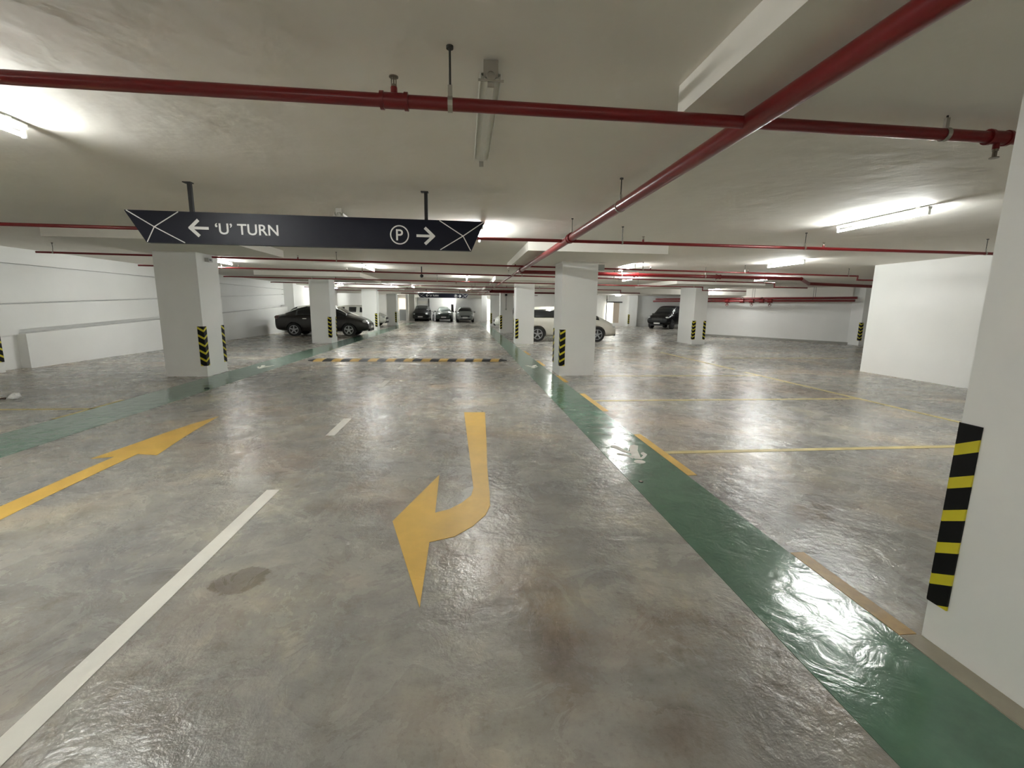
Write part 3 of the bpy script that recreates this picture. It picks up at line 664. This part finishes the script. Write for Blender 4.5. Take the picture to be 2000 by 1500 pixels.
# ------------------------------------------------------------------ cars
def car(label, name, loc, rz, paint_, st, W, wheels, r_w, glass=(1, 2, 3), rim=M_RIM, front=None, rear=None, handles=(), mirror=None, plate=True, screen=None, roofrail=False, cat='car'):
    """st: stations (x, zbottom, zbelt, ztop, half width, roof half width, flag); flag of the span that follows:
    0 paint, 1 side glass, 2 windscreen, 3 rear window, 4 side glass and windscreen, 5 side and rear glass"""
    root = thing(name, label, cat, loc, rz, None)
    mb = MB(); rings = []
    for (x_, zb, zbelt, zt, hw, rw, fl) in st:
        half = [(0, zb), (hw*.72, zb), (hw*.93, zb+.05), (hw, zb+.20), (hw*1.0, (zb+zbelt)/2+.1), (hw*.975, zbelt-.07), (hw*.93, zbelt), (rw, zt-.05), (rw*.80, zt-.005), (0, zt+.012)]
        full = half+[(-a, b_) for a, b_ in reversed(half[1:-1])]
        k = len(mb.v); mb.v += [(x_, a, b_) for a, b_ in full]; rings.append((k, len(full), fl))
    n = rings[0][1]
    for (k, _, fl), (k2, _, _) in zip(rings, rings[1:]):
        for i in range(n):
            j = (i+1) % n; mi = 0
            if fl in (1, 4, 5) and i in (6, 11): mi = 1
            if fl in (2, 4) and i in (7, 8, 9, 10): mi = 2
            if fl in (3, 5) and i in (7, 8, 9, 10): mi = 3
            if fl in (2, 3) and i in (6, 11): mi = 0
            mb.f.append((k+i, k+j, k2+j, k2+i)); mb.mi.append(mi)
    mb.f.append(tuple(range(rings[0][0], rings[0][0]+n))); mb.mi.append(0)
    mb.f.append(tuple(range(rings[-1][0], rings[-1][0]+n))); mb.mi.append(0)
    gl = screen or M_GLASS
    body = mesh_obj('body', mb, [paint_, M_GLASS, gl, M_GLASS], root)
    sub = body.modifiers.new('s', 'SUBSURF'); sub.levels = 2; sub.render_levels = 2
    dg = bpy.context.evaluated_depsgraph_get(); me = bpy.data.meshes.new_from_object(body.evaluated_get(dg))
    body.modifiers.clear()
    # windows out of the smoothed surface
    comps = {1: [], 2: [], 3: []}
    for p in me.polygons:
        if p.material_index: comps[p.material_index].append(p.index)
    names = {1: 'side_window', 2: 'windscreen', 3: 'rear_window'}
    for mi, faces in comps.items():
        left = set(faces); vmap = {}
        for f in faces:
            for v in me.polygons[f].vertices: vmap.setdefault(v, []).append(f)
        while left:
            stack = [left.pop()]; comp = []
            while stack:
                f = stack.pop(); comp.append(f)
                for v in me.polygons[f].vertices:
                    for g_ in vmap[v]:
                        if g_ in left: left.remove(g_); stack.append(g_)
            wmb = MB(); mp = {}
            for f in comp:
                idx = []
                for v in me.polygons[f].vertices:
                    if v not in mp:
                        mp[v] = len(wmb.v); q = me.vertices[v]; wmb.v.append(tuple(q.co+q.normal*.004))
                    idx.append(mp[v])
                wmb.f.append(tuple(idx)); wmb.mi.append(0)
            wo = mesh_obj(names[mi], wmb, gl if mi == 2 else M_GLASS, root, smooth=True)
            so = wo.modifiers.new('t', 'SOLIDIFY'); so.thickness = .006; so.offset = 1
    for p in me.polygons: p.material_index = 0; p.use_smooth = True
    me.materials.clear(); me.materials.append(paint_)
    body.data = me
    # wheel arches
    cut = MB()
    for wx in wheels:
        for s_ in (-1, 1): cut.cyl((wx, s_*(W-.26), r_w), (wx, s_*(W+.2), r_w), r_w+.055, 28)
    co = mesh_obj('cutter', cut, M_BLACK, root)
    bo = body.modifiers.new('b', 'BOOLEAN'); bo.operation = 'DIFFERENCE'; bo.object = co; bo.solver = 'EXACT'
    dg = bpy.context.evaluated_depsgraph_get(); dg.update(); me2 = bpy.data.meshes.new_from_object(body.evaluated_get(dg))
    body.modifiers.clear(); body.data = me2; bpy.data.objects.remove(co)
    try: me2.set_sharp_from_angle(angle=math.radians(50))
    except Exception: pass
    for wx in wheels:
        for s_ in (-1, 1):
            y0, y1 = s_*(W-.215), s_*(W-.01)
            wh = mesh_obj('wheel', MB().cyl((wx, y0, r_w), (wx, y1, r_w), r_w, 28), M_TYRE, root, smooth=True)
            rm = MB().ring((wx, y1, r_w), (0, 1, 0), r_w*.60, r_w*.68, .02, 28)
            for a in range(5):
                t_ = 2*PI*a/5+.3; c_, s2_ = math.cos(t_), math.sin(t_)
                ca, sa = -s2_*.035, c_*.035
                pts = [(wx+ca, r_w+sa), (wx-ca, r_w-sa), (wx+c_*r_w*.64-ca*.7, r_w+s2_*r_w*.64-sa*.7), (wx+c_*r_w*.64+ca*.7, r_w+s2_*r_w*.64+sa*.7)]
                rm.prism_xz(pts, min(y1, y1+s_*.012), max(y1, y1+s_*.012))
            rm.cyl((wx, y1, r_w), (wx, y1+s_*.016, r_w), .055, 14)
            mesh_obj('rim', rm, rim, wh)
    xf, xr = st[-1][0], st[0][0]
    hf = front or (.70, .60)
    for s_ in (-1, 1):
        mesh_obj('headlamp', MB().ball((xf-.24, s_*(W-.24), hf[0]), .15, 12, 8, sz=.5), M_LAMPW, root, smooth=True)
        rl = rear or .88
        mesh_obj('tail_lamp', MB().ball((xr+.16, s_*(W-.20), rl), .15, 12, 8, sz=.7), M_LAMPR, root, smooth=True)
        if mirror: mesh_obj('mirror', MB().ball((mirror[0], s_*(W+.07), mirror[1]), .095, 12, 8, sz=.75).box(mirror[0]-.03, mirror[0]+.03, min(s_*(W-.12), s_*(W+.05)), max(s_*(W-.12), s_*(W+.05)), mirror[1]-.05, mirror[1]-.01), paint_, root, smooth=True)
        for hx, hz in handles: mesh_obj('door_handle', MB().box(hx-.09, hx+.09, min(s_*(W-.03), s_*(W+.02)), max(s_*(W-.03), s_*(W+.02)), hz-.015, hz+.015), M_CHROME, root)
    mesh_obj('grille', MB().box(xf-.10, xf-.005, -.42, .42, hf[1]-.09, hf[1]+.06), M_BLACK, root)
    mesh_obj('bumper_intake', MB().box(xf-.10, xf-.0, -.5, .5, .26, .38), M_BLACK, root)
    if plate:
        mesh_obj('number_plate', MB().box(xf-.02, xf+.012, -.24, .24, .40, .50), M_PLATE, root)
    return root
C_DARK = carpaint('dark_grey_car_paint', (.023, .020, .019)); C_WHITE = carpaint('white_car_paint', (.72, .72, .66), 0, .35)
C_BLACK = mat('black_car_paint', (.004, .004, .005), .35, spec=.3); C_SILV = carpaint('silver_car_paint', (.28, .30, .30), .5)
C_PEARL = carpaint('pearl_white_paint', (.62, .60, .53), 0, .35)
def sedan_st(W):
    return [(-2.20, .40, .82, .90, W*.80, W*.62, 0), (-2.12, .26, .93, 1.02, W*.90, W*.72, 0), (-1.75, .24, .95, 1.06, W*.97, W*.72, 3), (-1.15, .22, .95, 1.33, W, W*.68, 5),
        (-.75, .22, .94, 1.44, W, W*.66, 1), (-.02, .22, .93, 1.475, W, W*.66, 0), (.06, .22, .93, 1.475, W, W*.66, 1), (.50, .22, .92, 1.43, W, W*.66, 4),
        (1.22, .22, .92, 1.03, W*.99, W*.74, 0), (1.55, .22, .88, .97, W*.97, W*.72, 0), (1.95, .24, .74, .86, W*.92, W*.66, 0), (2.16, .30, .60, .70, W*.80, W*.55, 0), (2.20, .36, .52, .60, W*.72, W*.5, 0)]
def van_st(W):
    return [(-2.34, .42, .95, 1.10, W*.86, W*.72, 0), (-2.30, .28, 1.0, 1.34, W*.94, W*.74, 3), (-2.10, .24, 1.0, 1.48, W*.98, W*.76, 1), (-1.22, .22, 1.0, 1.56, W, W*.77, 1), (-.20, .22, .99, 1.57, W, W*.77, 0),
        (-.13, .22, .99, 1.57, W, W*.77, 1), (.65, .22, .99, 1.49, W, W*.75, 4), (1.55, .22, .97, 1.12, W*.99, W*.76, 0), (1.85, .23, .88, 1.0, W*.97, W*.72, 0), (2.2, .25, .72, .84, W*.90, W*.64, 0), (2.34, .32, .56, .66, W*.76, W*.5, 0)]
def suv_st(W):
    return [(-2.25, .48, 1.0, 1.15, W*.88, W*.72, 0), (-2.20, .38, 1.08, 1.50, W*.94, W*.76, 3), (-2.0, .34, 1.10, 1.70, W*.98, W*.76, 1), (-1.1, .32, 1.09, 1.78, W, W*.77, 0), (-1.02, .32, 1.09, 1.78, W, W*.77, 1), (-.1, .32, 1.08, 1.80, W, W*.77, 0),
        (-.02, .32, 1.08, 1.80, W, W*.77, 1), (.55, .32, 1.07, 1.72, W, W*.75, 4), (1.15, .32, 1.07, 1.20, W*.99, W*.78, 0), (1.8, .34, 1.0, 1.10, W*.97, W*.76, 0), (2.15, .38, .84, .98, W*.92, W*.70, 0), (2.25, .44, .70, .80, W*.82, W*.6, 0)]
def hatch_st(W):
    return [(-1.95, .40, .85, 1.0, W*.86, W*.70, 0), (-1.92, .28, .92, 1.20, W*.92, W*.72, 3), (-1.60, .24, .95, 1.42, W*.97, W*.70, 1), (-.8, .22, .95, 1.50, W, W*.70, 0), (-.72, .22, .95, 1.50, W, W*.70, 1), (.0, .22, .94, 1.50, W, W*.70, 0),
        (.08, .22, .94, 1.50, W, W*.70, 1), (.50, .22, .93, 1.44, W, W*.69, 4), (1.15, .22, .92, 1.04, W*.99, W*.74, 0), (1.5, .23, .84, .95, W*.95, W*.70, 0), (1.85, .26, .66, .78, W*.86, W*.6, 0), (1.95, .34, .54, .62, W*.74, W*.5, 0)]
car('dark grey sedan parked across the left bays behind a column', 'sedan', (-6.82, 23.3, 0), 0, C_DARK, sedan_st(.85), .85, (-1.27, 1.27), .31, rim=M_RIM, mirror=(.62, .98), handles=((-.75, .84), (.3, .84)), front=(.70, .58))
car('white hatchback parked behind the dark grey sedan', 'hatchback', (-7.5, 26.3, 0), 0, C_WHITE, hatch_st(.83), .83, (-1.2, 1.2), .30, mirror=(.6, .98))
car('white car whose nose shows right of the shaded left column', 'hatchback', (-7.6, 34.2, 0), 0, C_WHITE, hatch_st(.82), .82, (-1.2, 1.2), .29, mirror=(.6, .98))
car('pearl white minivan parked across the right bays behind two columns', 'minivan', (4.62, 20.75, 0), 0, C_PEARL, van_st(.9), .9, (-1.37, 1.37), .335, mirror=(.95, 1.03), handles=((-.55, .88), (.15, .88)))
car('white car at the foot of the far right column, mostly hidden', 'hatchback', (3.98, 31.2, 0), PI, C_WHITE, hatch_st(.83), .83, (-1.2, 1.2), .30, mirror=(.6, .98))
car('black SUV parked in the far right corner', 'suv', (16.35, 34.9, 0), PI+.75, C_BLACK, suv_st(.92), .92, (-1.35, 1.35), .36, rim=M_RIMD, mirror=(.75, 1.12), front=(.88, .78), cat='car')
car('black van, left of the three cars facing the lane end', 'van', (-4.37, 48.3-.1, 0), -PI/2, C_BLACK, van_st(.84), .80, (-1.2, 1.2), .31, mirror=(.95, 1.05))
car('pale green car with bright windscreen, middle of the three far cars', 'sedan', (-2.02, 47.1, 0), -PI/2, carpaint('dark_green_paint', (.06, .085, .075)), sedan_st(.84), .84, (-1.27, 1.27), .31, mirror=(.75, 1.0), screen=M_GLASSL)
car('silver car, right of the three cars at the far end', 'sedan', (.08, 45.7, 0), -PI/2, C_SILV, sedan_st(.86), .86, (-1.27, 1.27), .31, mirror=(.75, 1.0))
# far end odds and ends
t = T('bollard_sign', 'black round-topped post between the two right far cars', 'post', (-1.16, 45.2, 0))
t.part('post', MB().cyl((-1.16, 45.2, 0), (-1.16, 45.2, 1.0), .04, 10), M_GREYM); t.part('head', MB().box(-1.29, -1.06, 45.1, 45.3, 1.0, 1.72), M_BLACK)
t = T('wall_board', 'pale board high on the wall above the black van', 'board', (-4.2, 49.5, 2.0))
t.part('panel', MB().box(-4.9, -3.9, 49.5, 49.6, 1.75, 2.05), M_WHITE); t.part('frame', MB().box(-3.8, -3.74, 49.45, 49.6, 1.4, 2.3), M_DARKST)
t = T('bicycle', 'small bicycle standing between the black van and the middle far car', 'bicycle', (-3.25, 48.6, 0))
for y_ in (48.1, 49.1): t.part('wheel', MB().ring((-3.25, y_, .33), (1, .25, 0), .29, .33, .03, 20), M_TYRE)
t.part('frame', MB().path([(-3.25, 48.1, .33), (-3.25, 48.3, .85), (-3.25, 48.85, .8), (-3.25, 49.1, .33)], .02, 8).path([(-3.25, 48.3, .8), (-3.25, 48.65, .3), (-3.25, 48.85, .8)], .02, 8), M_GREYM)
t.part('handlebar', MB().cyl((-3.5, 48.28, .98), (-3.0, 48.28, .98), .015, 8).cyl((-3.25, 48.3, .85), (-3.25, 48.28, .98), .015, 8), M_BLACK); t.part('saddle', MB().box(-3.31, -3.19, 48.75, 49.0, .82, .88), M_BLACK)
